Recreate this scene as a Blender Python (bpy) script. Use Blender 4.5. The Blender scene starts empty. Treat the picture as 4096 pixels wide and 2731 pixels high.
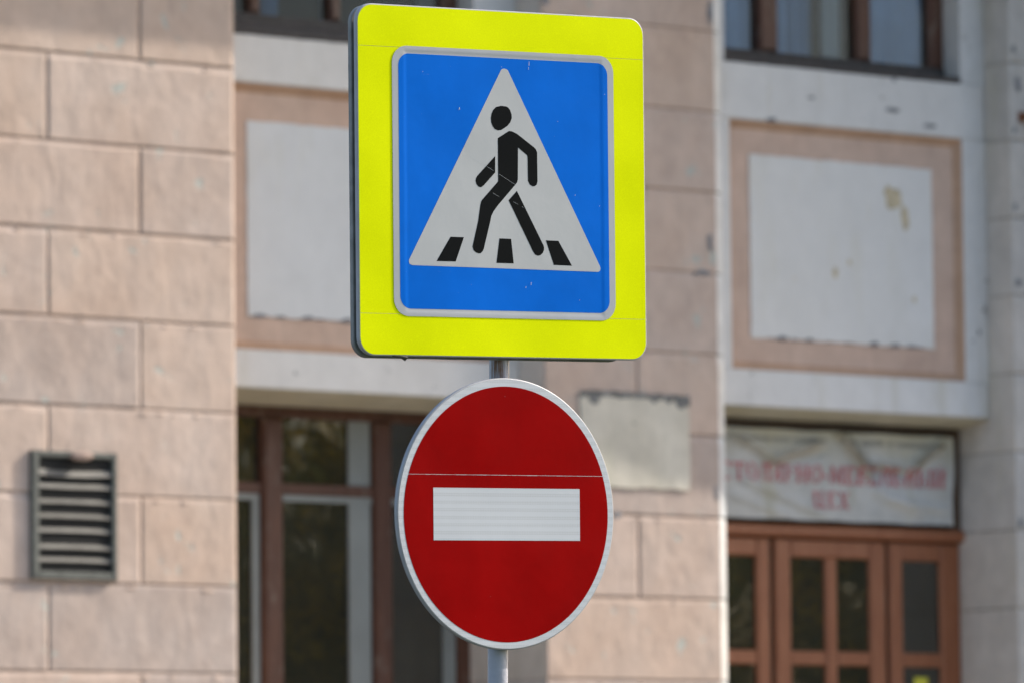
import bpy, bmesh, math, random
from mathutils import Vector, Matrix, noise as mnoise

# ------------------------------------------------------------------ camera, sky, sun, exposure
scn = bpy.context.scene
C = scn.collection
R = math.radians
YAW = R(38.44)                                  # the facade recedes to the right
SUN_EL, SUN_A = R(33), R(74)                    # elevation; angle from the facade's normal
_u = Vector((math.cos(YAW), math.sin(YAW), 0)); _n = Vector((math.sin(YAW), -math.cos(YAW), 0))
SUN_H = (_n * math.cos(SUN_A) + _u * math.sin(SUN_A)).normalized()
SUN_DIR = Vector((SUN_H.x * math.cos(SUN_EL), SUN_H.y * math.cos(SUN_EL), math.sin(SUN_EL)))

cam_d = bpy.data.cameras.new('camera'); cam = bpy.data.objects.new('camera', cam_d); C.objects.link(cam)
p, r = R(4.99), R(-0.564)
fw = Vector((0, math.cos(p), math.sin(p))); up = Vector((0, -math.sin(p), math.cos(p))); rt = Vector((1, 0, 0))
rt2 = rt * math.cos(r) + up * math.sin(r); up2 = -rt * math.sin(r) + up * math.cos(r)
M = Matrix((rt2, up2, -fw)).transposed().to_4x4(); M.translation = (0, 0, 1.7)
cam.matrix_world = M
cam_d.sensor_width = 36; cam_d.lens = 214.3
cam_d.clip_start = 0.5; cam_d.clip_end = 2000
cam_d.dof.use_dof = True; cam_d.dof.focus_distance = 15.72; cam_d.dof.aperture_fstop = 5.9
scn.camera = cam
scn.render.resolution_x, scn.render.resolution_y = 1024, 682

world = bpy.data.worlds.new('World'); scn.world = world; world.use_nodes = True
wn = world.node_tree.nodes; wl = world.node_tree.links
sky = wn.new('ShaderNodeTexSky'); sky.sky_type = 'NISHITA'; sky.sun_disc = False
sky.sun_elevation = SUN_EL; sky.sun_rotation = math.atan2(SUN_DIR.x, SUN_DIR.y)
sky.air_density = 1.0; sky.dust_density = 2.7; sky.ozone_density = 1.0
bg = wn['Background']; bg.inputs['Strength'].default_value = 0.15
wl.new(sky.outputs[0], bg.inputs['Color'])
sd = bpy.data.lights.new('sun', 'SUN'); sd.energy = 3.1; sd.angle = R(0.53); sd.color = (1, .93, .83)
so = bpy.data.objects.new('sun', sd); C.objects.link(so)
so.rotation_euler = SUN_DIR.to_track_quat('Z', 'Y').to_euler(); so.location = (40, 10, 40)
scn.view_settings.view_transform = 'Standard'; scn.view_settings.look = 'None'
scn.view_settings.exposure = 0.84; scn.view_settings.gamma = 1.0
scn.view_settings.use_curve_mapping = False
rng = random.Random(7)

# ------------------------------------------------------------------ materials
def nt(name):
    m = bpy.data.materials.new(name); m.use_nodes = True
    return m, m.node_tree.nodes, m.node_tree.links, m.node_tree.nodes['Principled BSDF']
def pos(n, l, scale=(1, 1, 1), rot=0.0):
    g = n.new('ShaderNodeNewGeometry'); mp = n.new('ShaderNodeMapping')
    mp.inputs['Scale'].default_value = scale; mp.inputs['Rotation'].default_value[2] = rot
    l.new(g.outputs['Position'], mp.inputs['Vector']); return mp.outputs[0]
def objc(n, l, scale=(1, 1, 1)):
    g = n.new('ShaderNodeTexCoord'); mp = n.new('ShaderNodeMapping')
    mp.inputs['Scale'].default_value = scale
    l.new(g.outputs['Object'], mp.inputs['Vector']); return mp.outputs[0]
def noi(n, l, vec, scale, detail=4, rough=.55, dist=0.0):
    t = n.new('ShaderNodeTexNoise'); t.inputs['Scale'].default_value = scale
    t.inputs['Detail'].default_value = detail; t.inputs['Roughness'].default_value = rough
    t.inputs['Distortion'].default_value = dist
    l.new(vec, t.inputs['Vector']); return t.outputs['Fac']
def ramp(n, l, fac, stops, interp='LINEAR'):
    rr = n.new('ShaderNodeValToRGB'); rr.color_ramp.interpolation = interp
    e = rr.color_ramp.elements
    while len(e) < len(stops): e.new(.5)
    for k, (q, c) in enumerate(stops):
        e[k].position = q; e[k].color = (c, c, c, 1) if not hasattr(c, '__len__') else (*c, 1)
    l.new(fac, rr.inputs[0]); return rr.outputs[0]
def mix(n, l, fac, a, b, mode='MIX'):
    m = n.new('ShaderNodeMix'); m.data_type = 'RGBA'; m.blend_type = mode
    for s, v in ((m.inputs[0], fac), (m.inputs[6], a), (m.inputs[7], b)):
        if isinstance(v, bpy.types.NodeSocket): l.new(v, s)
        elif hasattr(v, '__len__'): s.default_value = (*v, 1)
        else: s.default_value = v
    return m.outputs[2]
def bump(n, l, b, h, strength, dist):
    bp = n.new('ShaderNodeBump'); bp.inputs['Strength'].default_value = strength; bp.inputs['Distance'].default_value = dist
    l.new(h, bp.inputs['Height']); l.new(bp.outputs[0], b.inputs['Normal']); return bp
def plain(name, col, rough=.5, metal=0.0, spec=.5, var=.12, vs=8, bmp=0.0, bs=60):
    m, n, l, b = nt(name)
    b.inputs['Roughness'].default_value = rough; b.inputs['Metallic'].default_value = metal
    b.inputs['Specular IOR Level'].default_value = spec
    v = pos(n, l); f = noi(n, l, v, vs, 5)
    lo = tuple(c * (1 - var) for c in col); hi = tuple(min(1, c * (1 + var)) for c in col)
    l.new(ramp(n, l, f, [(.3, lo), (.7, hi)]), b.inputs['Base Color'])
    if bmp: bump(n, l, b, noi(n, l, v, bs, 4), 1, bmp)
    return m

def plaster(name, base, alt, chipcol, chip=.69, vs=1.6, streak=1.0, stain=None, chips=9, mott=.45):
    """painted render: trowel relief, blotches, chips and stains"""
    m, n, l, b = nt(name)
    b.inputs['Roughness'].default_value = .85; b.inputs['Specular IOR Level'].default_value = .25
    v = pos(n, l); vw = pos(n, l, (1, 1, 1), -YAW)
    big = noi(n, l, v, vs, 5, .6); mid = noi(n, l, v, 7, 5, .6)
    col = ramp(n, l, big, [(.3, base), (.7, alt)])
    col = mix(n, l, mott, col, ramp(n, l, mid, [(.3, .62), (.7, 1.0)]), 'MULTIPLY')
    if stain:
        ms = n.new('ShaderNodeMapping'); ms.inputs['Scale'].default_value = (2.2, 2.2, .45); l.new(v, ms.inputs['Vector'])
        st = ramp(n, l, noi(n, l, ms.outputs[0], 2.1, 4, .6), [(.56, 0.), (.72, .55)])
        col = mix(n, l, st, col, stain)
    oi = n.new('ShaderNodeObjectInfo')
    col = mix(n, l, 1.0, col, ramp(n, l, oi.outputs['Random'], [(0., (.84, .85, .87)), (.5, (.98, .96, .95)), (1., (1., .955, .91))]), 'MULTIPLY')
    gm = n.new('ShaderNodeMapping'); gm.inputs['Rotation'].default_value = (0, R(35), 0); gm.inputs['Scale'].default_value = (9, 9, 2.5); l.new(vw, gm.inputs['Vector'])
    col = mix(n, l, mott * 1.1, col, ramp(n, l, noi(n, l, gm.outputs[0], 1.1, 6, .7, .8), [(.3, .80), (.65, 1.0)]), 'MULTIPLY')
    ch = ramp(n, l, noi(n, l, v, chips, 6, .62, .4), [(chip, 0.), (chip + .03, 1.)])
    col = mix(n, l, ch, col, chipcol)
    l.new(col, b.inputs['Base Color'])
    mp = n.new('ShaderNodeMapping'); mp.inputs['Rotation'].default_value = (0, R(32), 0); mp.inputs['Scale'].default_value = (4.2, 4.2, 2.0)
    l.new(vw, mp.inputs['Vector'])
    tro = noi(n, l, mp.outputs[0], 1.3, 5, .55, .6)
    fine = noi(n, l, v, 38, 4, .6)
    lump = noi(n, l, v, 4.5, 3, .5)
    add = n.new('ShaderNodeMath'); add.operation = 'MULTIPLY_ADD'; add.inputs[1].default_value = .18
    l.new(fine, add.inputs[0]); l.new(tro, add.inputs[2])
    add2 = n.new('ShaderNodeMath'); add2.operation = 'MULTIPLY_ADD'; add2.inputs[1].default_value = 1.1
    l.new(lump, add2.inputs[0]); l.new(add.outputs[0], add2.inputs[2])
    add3 = n.new('ShaderNodeMath'); add3.operation = 'MULTIPLY_ADD'; add3.inputs[1].default_value = -.25
    l.new(ch, add3.inputs[0]); l.new(add2.outputs[0], add3.inputs[2])
    bump(n, l, b, add3.outputs[0], 1, .0105 * streak)
    return m

M_ = {}
M_['pink'] = plaster('pink_render', (.555, .43, .355), (.60, .495, .43), (.42, .43, .39), .645, 1.5, .9, None, 6)
M_['pink_joint'] = plaster('pink_joint', (.48, .37, .30), (.54, .43, .35), (.3, .28, .25), .7)
M_['pink_flat'] = plaster('pink_smooth_render', (.63, .455, .36), (.67, .51, .415), (.30, .24, .2), .76, 1.1, .35)
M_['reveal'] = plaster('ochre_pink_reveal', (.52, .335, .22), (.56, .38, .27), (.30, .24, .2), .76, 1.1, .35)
M_['white'] = plaster('white_limewash', (.71, .70, .675), (.765, .76, .74), (.30, .29, .27), .672, 1.0, .4, (.56, .53, .43), 9, .22)
M_['white_block'] = plaster('white_painted_blocks', (.61, .585, .54), (.69, .66, .62), (.25, .24, .22), .70, 1.2, .6, (.50, .48, .40))
M_['white_joint'] = plaster('grey_joint', (.33, .32, .28), (.40, .39, .34), (.15, .15, .14), .62)
M_['panel_white'] = plaster('panel_whitewash', (.70, .70, .675), (.75, .75, .735), (.57, .45, .27), .735, .9, .25, (.66, .645, .57), 4.5, .15)
M_['edge_white'] = plaster('whitewashed_edge', (.74, .74, .72), (.80, .80, .78), (.35, .34, .31), .70, 1.0, .5)
M_['soffit'] = plaster('ochre_stained_limewash', (.62, .57, .40), (.68, .64, .50), (.40, .34, .22), .68, 2.0, .4)
M_['stain'] = plain('ochre_stain', (.52, .44, .30), .9, var=.15, vs=20)
M_['chip'] = plain('chipped_edge', (.20, .20, .21), .9, var=.4, vs=25)
M_['plaque'] = plaster('old_whitewashed_board', (.58, .555, .475), (.69, .665, .585), (.38, .36, .29), .66, 2.5, .5, (.45, .45, .36))
M_['tar'] = plain('torn_black_felt', (.15, .15, .145), .9, var=.6, vs=14)
M_['grey_wall'] = plaster('grey_lower_wall', (.40, .38, .35), (.46, .44, .41), (.25, .24, .23), .7)

def wood(name, a, b2, worn, amt=.55, rough=.55):
    m, n, l, b = nt(name); b.inputs['Roughness'].default_value = rough
    v = pos(n, l, (9, 9, 1.2)); f = noi(n, l, v, 3, 6, .65)
    col = ramp(n, l, f, [(.32, a), (.68, b2)])
    w = ramp(n, l, noi(n, l, pos(n, l, (5, 5, 1.6)), 3.3, 6, .7, .6), [(amt, 0.), (amt + .12, .8)])
    l.new(mix(n, l, w, col, worn), b.inputs['Base Color'])
    bump(n, l, b, f, 1, .004); return m
M_['door_wood'] = wood('brown_varnished_wood', (.24, .080, .033), (.31, .118, .053), (.36, .19, .12), .60, .45)
M_['dark_wood'] = wood('dark_stained_wood', (.06, .034, .017), (.09, .05, .024), (.12, .085, .055), .62)
M_['win_wood'] = wood('weathered_brown_window_wood', (.075, .027, .013), (.115, .046, .024), (.19, .14, .105), .56)
M_['sill_wood'] = wood('blackened_sill_wood', (.045, .040, .038), (.08, .07, .065), (.16, .10, .07), .6, .8)
M_['inner_white'] = plain('cream_inner_sash_paint', (.25, .26, .24), .5, var=.12, vs=3)
M_['curtain'] = plain('pale_curtain', (.20, .31, .44), .9, var=.12, vs=4)
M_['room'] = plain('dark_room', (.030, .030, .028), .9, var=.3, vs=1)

def glass(name, ior, tint, rough=.015):
    m, n, l, b = nt(name); n.remove(b)
    out = n['Material Output']
    tr = n.new('ShaderNodeBsdfTransparent'); tr.inputs[0].default_value = (*tint, 1)
    gl = n.new('ShaderNodeBsdfGlossy'); gl.inputs['Roughness'].default_value = rough
    fr = n.new('ShaderNodeFresnel'); fr.inputs[0].default_value = ior
    mx = n.new('ShaderNodeMixShader')
    v = pos(n, l); bp = n.new('ShaderNodeBump'); bp.inputs['Strength'].default_value = 1; bp.inputs['Distance'].default_value = .0015
    l.new(noi(n, l, v, 2.2, 2), bp.inputs['Height'])
    l.new(bp.outputs[0], gl.inputs['Normal']); l.new(bp.outputs[0], fr.inputs['Normal'])
    l.new(fr.outputs[0], mx.inputs[0]); l.new(tr.outputs[0], mx.inputs[1]); l.new(gl.outputs[0], mx.inputs[2])
    df = n.new('ShaderNodeBsdfDiffuse'); df.inputs[0].default_value = (.29, .275, .20, 1)
    m2 = n.new('ShaderNodeMixShader')                 # dusty olive veil: reflected foliage tone put into the pane colour
    l.new(ramp(n, l, noi(n, l, v, .8, 2, .5), [(.3, .05), (.75, .09)]), m2.inputs[0])
    l.new(mx.outputs[0], m2.inputs[1]); l.new(df.outputs[0], m2.inputs[2])
    l.new(m2.outputs[0], out.inputs[0]); return m
M_['glass'] = glass('old_window_glass', 2.1, (.80, .83, .80))
M_['glass_upper'] = glass('upper_window_glass', 1.24, (.84, .90, .95))

def film(name, col, rough=.38, spec=.5, var=.05, bands=False, bmp=.0007, hexes=0.0, scr=0.0, wave=.006):
    """sign sheeting: fine cell print, faint bands, tiny dents and scratches"""
    m, n, l, b = nt(name)
    b.inputs['Roughness'].default_value = rough; b.inputs['Specular IOR Level'].default_value = spec
    v = objc(n, l)
    f = noi(n, l, v, 5, 4, .6)
    lo = tuple(c * (1 - var) for c in col); hi = tuple(min(1, c * (1 + var)) for c in col)
    colr = ramp(n, l, f, [(.3, lo), (.7, hi)])
    if bands:
        w = n.new('ShaderNodeTexWave'); w.wave_type = 'BANDS'; w.bands_direction = 'Z'; w.inputs['Scale'].default_value = 16.1
        w.inputs['Scale'].default_value = 16.1; w.inputs['Distortion'].default_value = 0
        l.new(v, w.inputs['Vector'])
        mp = n.new('ShaderNodeMapping'); mp.inputs['Rotation'].default_value = (0, R(45), 0); mp.inputs['Scale'].default_value = (1, .001, 1); l.new(v, mp.inputs['Vector'])
        ck = n.new('ShaderNodeTexChecker'); ck.inputs['Scale'].default_value = 260; ck.inputs[1].default_value = (.88, .88, .87, 1); ck.inputs[2].default_value = (.97, .97, .97, 1)
        l.new(mp.outputs[0], ck.inputs[0])
        msk = ramp(n, l, w.outputs['Fac'], [(.45, 0.), (.6, 1.)])
        colr = mix(n, l, msk, colr, mix(n, l, 1.0, colr, ck.outputs[0], 'MULTIPLY'))
    if hexes:
        vo = n.new('ShaderNodeTexVoronoi'); vo.feature = 'DISTANCE_TO_EDGE'; vo.inputs['Scale'].default_value = 170; l.new(v, vo.inputs['Vector'])
        colr = mix(n, l, hexes, colr, ramp(n, l, vo.outputs['Distance'], [(.0, 1.), (.12, .90)]), 'MULTIPLY')
    if scr:
        mp = n.new('ShaderNodeMapping'); mp.inputs['Rotation'].default_value = (0, R(28), 0); mp.inputs['Scale'].default_value = (7, 1, 130)
        l.new(v, mp.inputs['Vector'])
        sc = ramp(n, l, noi(n, l, mp.outputs[0], 1.6, 3, .6), [(.735, 0.), (.76, scr)])
        dots = ramp(n, l, noi(n, l, v, 120, 2, .5), [(.77, 0.), (.80, scr * 1.6)])
        colr = mix(n, l, sc, colr, (.55, .58, .6)); colr = mix(n, l, dots, colr, (.6, .63, .66))
    l.new(colr, b.inputs['Base Color'])
    h = noi(n, l, v, 9, 4, .5)
    fine_b = bump(n, l, b, h, 1, bmp)
    big = bump(n, l, b, noi(n, l, v, 3.2, 1, .4), 1, wave); l.new(fine_b.outputs[0], big.inputs['Normal'])
    return m
M_['yellow'] = film('fluorescent_yellow_sheeting', (.82, .89, .0), .35, .03, .03, hexes=.6, bmp=.0005, wave=.010)
M_['blue'] = film('blue_sheeting', (.002, .142, .66), .30, .04, .08, bmp=.0009, scr=.35, wave=.010)
M_['sign_grey'] = film('silver_white_sheeting', (.43, .44, .465), .4, .1, .03, bmp=.0012)
M_['tri_white'] = film('triangle_white_sheeting', (.47, .475, .485), .4, .1, .03, bmp=.0012)
M_['black'] = film('black_print', (.005, .006, .007), .3, .05, .1, scr=.12)
M_['red'] = film('red_sheeting', (.255, .0006, .0012), .28, .03, .12, bmp=.0008, scr=.08, wave=.010)  # tone variation stands in for the film's soft reflected glow
M_['bar_white'] = film('white_cell_sheeting', (.52, .54, .58), .4, .1, .03, bands=True)
M_['alu'] = plain('painted_sign_metal', (.33, .33, .35), .45, .0, .5, .1, 30)
M_['alu_dirty'] = plain('dirty_zinc_metal', (.19, .19, .19), .5, .1, .5, .3, 22)
M_['tape'] = plain('torn_brown_tape', (.06, .05, .035), .5, var=.3, vs=60)

def pole_mat():
    m, n, l, b = nt('grey_pole_paint'); b.inputs['Roughness'].default_value = .3
    v = pos(n, l)
    col = ramp(n, l, noi(n, l, v, 14, 5), [(.3, (.29, .30, .36)), (.7, (.36, .37, .43))])
    mp = n.new('ShaderNodeMapping'); mp.inputs['Scale'].default_value = (60, 60, 3); l.new(v, mp.inputs['Vector'])
    st = ramp(n, l, noi(n, l, mp.outputs[0], 1, 5, .7), [(.46, 0.), (.56, 1.)])
    s = n.new('ShaderNodeSeparateXYZ'); l.new(v, s.inputs[0])
    mr = n.new('ShaderNodeMapRange'); mr.inputs['From Min'].default_value = 2.93; mr.inputs['From Max'].default_value = 3.0
    l.new(s.outputs['Z'], mr.inputs['Value'])
    k = n.new('ShaderNodeMath'); k.operation = 'MULTIPLY'; l.new(st, k.inputs[0]); l.new(mr.outputs[0], k.inputs[1])
    l.new(mix(n, l, k.outputs[0], col, (.14, .062, .022)), b.inputs['Base Color'])
    bump(n, l, b, noi(n, l, v, 60, 4), 1, .0012); return m
M_['pole'] = pole_mat()
M_['rust'] = plain('rusted_iron', (.22, .085, .04), .8, .2, .4, .4, 60, .002)
M_['vent_frame'] = plain('grey_vent_paint', (.105, .11, .098), .6, .1, .4, .3, 30)
M_['vent_slat'] = plain('dusty_vent_slat', (.15, .142, .125), .6, .1, .4, .2, 12)
M_['black_void'] = plain('shade_black', (.012, .012, .011), .9, var=.2)  # black stands in for the shade inside the vent and the sign gap
M_['mortar'] = plaster('mortar_lump', (.42, .30, .24), (.48, .36, .3), (.3, .25, .2))
def cloth_mat():
    m = plaster('vinyl_banner', (.60, .585, .53), (.66, .645, .60), (.42, .38, .26), .70, 2.0, .12, (.44, .40, .27))
    n, l = m.node_tree.nodes, m.node_tree.links; b = n['Principled BSDF']
    src = b.inputs['Base Color'].links[0].from_socket
    v = objc(n, l); sp = n.new('ShaderNodeSeparateXYZ'); l.new(v, sp.inputs[0])
    a = n.new('ShaderNodeMath'); a.operation = 'MULTIPLY_ADD'; a.inputs[1].default_value = .28
    l.new(noi(n, l, v, 3.2, 4, .6, .8), a.inputs[0]); l.new(sp.outputs['Z'], a.inputs[2])
    mr = n.new('ShaderNodeMapRange'); mr.inputs['From Min'].default_value = 4.40; mr.inputs['From Max'].default_value = 4.62; mr.inputs['To Max'].default_value = .8
    l.new(a.outputs[0], mr.inputs['Value'])
    c1 = mix(n, l, mr.outputs[0], src, (.45, .41, .29))
    ga = n.new('ShaderNodeAttribute'); ga.attribute_name = 'crease_shade_grime'  # brown along the creases: dirt, plus fold shade put into the colour
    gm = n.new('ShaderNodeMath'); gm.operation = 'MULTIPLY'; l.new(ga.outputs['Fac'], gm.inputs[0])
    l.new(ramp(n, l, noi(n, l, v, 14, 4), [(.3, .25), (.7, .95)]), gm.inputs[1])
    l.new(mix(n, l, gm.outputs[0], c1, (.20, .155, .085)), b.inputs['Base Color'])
    return m
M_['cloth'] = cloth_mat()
M_['letter_red'] = plain('red_print', (.46, .11, .12), .6, var=.2, vs=10)
M_['letter_dark'] = plain('dark_print', (.24, .24, .22), .6, var=.2, vs=10)
M_['sticker'] = plain('yellow_sticker', (.62, .58, .05), .5, var=.08)
M_['asphalt'] = plain('asphalt', (.055, .055, .057), .9, var=.25, vs=3, bmp=.006, bs=90)
M_['paving'] = plain('concrete_paving', (.36, .34, .31), .9, var=.15, vs=2, bmp=.003, bs=40)
M_['kerb'] = plain('kerb_concrete', (.38, .37, .35), .85, var=.12)
M_['soil'] = plain('lawn', (.06, .085, .025), .95, var=.4, vs=3)
M_['bark'] = plain('bark', (.075, .058, .042), .9, var=.35, vs=9, bmp=.01, bs=25)
def leaf_mat(name, col):
    m = plain(name, col, .6, var=.35, vs=2); n, l = m.node_tree.nodes, m.node_tree.links; b = n['Principled BSDF']
    t = n.new('ShaderNodeBsdfTranslucent'); l.new(b.inputs['Base Color'].links[0].from_socket, t.inputs[0])
    mx = n.new('ShaderNodeMixShader'); mx.inputs[0].default_value = .4
    l.new(b.outputs[0], mx.inputs[1]); l.new(t.outputs[0], mx.inputs[2]); l.new(mx.outputs[0], n['Material Output'].inputs[0]); return m
M_['leaf_green'] = leaf_mat('green_leaf', (.17, .165, .035)); M_['leaf_yellow'] = leaf_mat('yellow_leaf', (.75, .47, .03))
M_['cornice'] = M_['white']

# ------------------------------------------------------------------ mesh helpers
class MB:
    def __init__(s): s.v = []; s.f = []; s.mi = []; s.sm = []
    def poly(s, pts, mi=0, smooth=False):
        k = len(s.v); s.v += [tuple(q) for q in pts]; s.f.append(tuple(range(k, k + len(pts)))); s.mi.append(mi); s.sm.append(smooth)
    def box(s, x0, x1, y0, y1, z0, z1, mi=0, ch=0.0):
        """box; ch > 0 chamfers the edges of the face at y0 (the front)"""
        k = len(s.v)
        if ch:
            ring = [[(x0 + c, y, z0 + c), (x1 - c, y, z0 + c), (x1 - c, y, z1 - c), (x0 + c, y, z1 - c)] for y, c in ((y0, ch), (y0 + ch, 0), (y1, 0))]
        else:
            ring = [[(x0, y, z0), (x1, y, z0), (x1, y, z1), (x0, y, z1)] for y in (y0, y1)]
        for q in ring: s.v += q
        nr = len(ring)
        fs = [(k, k + 1, k + 2, k + 3), tuple(k + 4 * (nr - 1) + j for j in (3, 2, 1, 0))]
        for a in range(nr - 1):
            for j in range(4):
                i0, i1 = k + 4 * a + j, k + 4 * a + (j + 1) % 4
                fs.append((i1, i0, i0 + 4, i1 + 4))
        s.f += fs; s.mi += [mi] * len(fs); s.sm += [False] * len(fs)
    def grid(s, rows, mi=0, smooth=True, close=False):
        k = len(s.v); nr, nc = len(rows), len(rows[0])
        for q in rows: s.v += [tuple(t) for t in q]
        for a in range(nr - 1):
            for b in range(nc - (0 if close else 1)):
                b2 = (b + 1) % nc
                s.f.append((k + a * nc + b, k + a * nc + b2, k + (a + 1) * nc + b2, k + (a + 1) * nc + b)); s.mi.append(mi); s.sm.append(smooth)
    def tube(s, path, rad, seg=20, mi=0, cap=True):
        rows = []
        for i, q in enumerate(path):
            q = Vector(q); a = Vector(path[max(0, i - 1)]); b = Vector(path[min(len(path) - 1, i + 1)])
            t = (b - a).normalized(); ref = Vector((0, 1, 0)) if abs(t.y) < .9 else Vector((1, 0, 0))
            e1 = t.cross(ref).normalized(); e2 = t.cross(e1)
            rr = rad[i] if hasattr(rad, '__len__') else rad
            rows.append([q + e1 * rr * math.cos(2 * math.pi * j / seg) + e2 * rr * math.sin(2 * math.pi * j / seg) for j in range(seg)])
        s.grid(rows, mi, True, True)
        if cap: s.poly(rows[0][::-1], mi); s.poly(rows[-1], mi)
    def build(s, name, mats, parent=None, loc=None):
        me = bpy.data.meshes.new(name); me.from_pydata(s.v, [], s.f)
        for m in (mats if isinstance(mats, (list, tuple)) else [mats]): me.materials.append(M_[m])
        me.polygons.foreach_set('material_index', s.mi); me.polygons.foreach_set('use_smooth', s.sm)
        bm = bmesh.new(); bm.from_mesh(me); bmesh.ops.recalc_face_normals(bm, faces=bm.faces); bm.to_mesh(me); bm.free()
        me.update()
        o = bpy.data.objects.new(name, me); C.objects.link(o)
        if parent: o.parent = parent
        if loc: o.location = loc
        return o
def tag(o, label=None, cat=None, group=None, kind=None):
    if label: o['label'] = label
    if cat: o['category'] = cat
    if group: o['group'] = group
    if kind: o['kind'] = kind
    return o
def empty(name, matrix=None, parent=None):
    o = bpy.data.objects.new(name, None); C.objects.link(o); o.empty_display_size = .2
    if matrix is not None: o.matrix_world = matrix
    if parent: o.parent = parent
    return o
def bx(name, mat, parent, *b, ch=0.0):
    m = MB(); m.box(*b, ch=ch); return m.build(name, mat, parent)

# wall frame: local x along the facade (to the right), local y into the building, z up
WALL = Matrix.Translation((0, 36.317, 0)) @ Matrix.Rotation(YAW, 4, 'Z')

# ------------------------------------------------------------------ ground
g = MB(); g.box(-400, 400, -400, 400, -.5, 0); go = g.build('ground', 'asphalt'); tag(go, kind='structure')
g = MB(); g.box(-40, 60, -6.0, 4, .004, .14, ch=0); sw = g.build('pavement', 'paving'); sw.matrix_world = WALL; tag(sw, kind='structure')
g = MB(); g.box(-40, 60, -6.16, -6.003, .004, .15); kb = g.build('kerb', 'kerb'); kb.matrix_world = WALL; tag(kb, kind='structure')
g = MB(); g.box(-40, 90, -40, -17, .004, .12); lw = g.build('lawn', 'soil'); lw.matrix_world = WALL; tag(lw, kind='structure')

# ------------------------------------------------------------------ building
B = empty('building', WALL)
tag(B, 'old pink and white rendered building with blockwork pilasters behind the signs', 'building')
ROW, Z0 = .5, .861                                # joints every half metre
NR = 13                                           # rows of blocks, up to z = 7.361
JD = .0135                                         # how far the joints lie behind the faces

def jit(a): return rng.uniform(-a, a)
def stone(parent, u0, u1, z0, z1, back, mats, strip=None, lret=False, rret=False):
    """one rendered block: uneven front edges, rounded shoulders, a painted end where the pilaster has one"""
    g, bv = .0035, .019
    def run(a, b, n): return [a + (b - a) * k / n for k in range(n + 1)]
    n = max(2, int((u1 - u0) / .17))
    us = run(u0 + g, u1 - g, n)
    if strip: us = sorted([q for q in us if abs(q - strip) > .06] + [strip])
    us = [q + (jit(.02) if 0 < k < len(us) - 1 and q != strip else 0) for k, q in enumerate(us)]
    zs = run(z0 + g, z1 - g, 3)
    out, inn = [], []
    def chip(): return rng.choice((-.008, -.004, 0, .006, .014, .024)) if rng.random() < .7 else 0
    bt, bb, bl, br = .028, .008, .009, .026            # worn more along the top and right edges
    def ex(k): return bl if k == 0 else -br if k == len(us) - 1 else 0
    for k, q in enumerate(us):                                        # bottom, left to right
        out.append((q, z0 + g)); inn.append((q + ex(k), z0 + g + bb + jit(.002)))
    for q in zs[1:-1]:
        out.append((u1 - g, q)); inn.append((u1 - g - br + jit(.003), q))
    for k, q in reversed(list(enumerate(us))):
        out.append((q, z1 - g)); inn.append((q + ex(k), z1 - g - bt - chip() + jit(.007)))
    for q in reversed(zs[1:-1]):
        out.append((u0 + g, q)); inn.append((u0 + g + bl + jit(.002), q))
    m = MB(); N = len(out); f0 = jit(.003)
    def yo(u): return max(0.0, u - strip) * .42 if strip else 0.0      # the painted edge turns towards the side
    def mat(cu, side):
        if side == 'l' and lret: return 1
        if strip: return 2 if cu > strip - .001 else 0
        return 1 if side == 'r' and rret else 0
    def P3(q, y): return (q[0], y + yo(q[0]), q[1])
    if strip:
        m.poly([P3(q, f0) for q in inn if q[0] <= strip + 1e-6], 0)
        m.poly([P3(q, f0) for q in inn if q[0] >= strip - 1e-6], 2)
    else: m.poly([P3(q, f0) for q in inn], 0)
    mid = [((a + c) / 2 + (a - c) * .04, (b + d) / 2 + (b - d) * .04) for (a, b), (c, d) in zip(out, inn)]
    for k in range(N):
        j = (k + 1) % N; cu = (out[k][0] + out[j][0]) / 2
        mi = mat(cu, '')
        m.poly([P3(inn[k], f0), P3(inn[j], f0), P3(mid[j], .0042), P3(mid[k], .0042)], mi)
        m.poly([P3(mid[k], .0042), P3(mid[j], .0042), P3(out[j], .0105), P3(out[k], .0105)], mi)
        side = 'l' if max(out[k][0], out[j][0]) < u0 + g + 1e-5 else 'r' if min(out[k][0], out[j][0]) > u1 - g - 1e-5 else ''
        m.poly([P3(out[k], .0105), P3(out[j], .0105), (out[j][0], back, out[j][1]), (out[k][0], back, out[k][1])], mat(cu, side))
    return m.build('stone_block', mats, parent)

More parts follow.
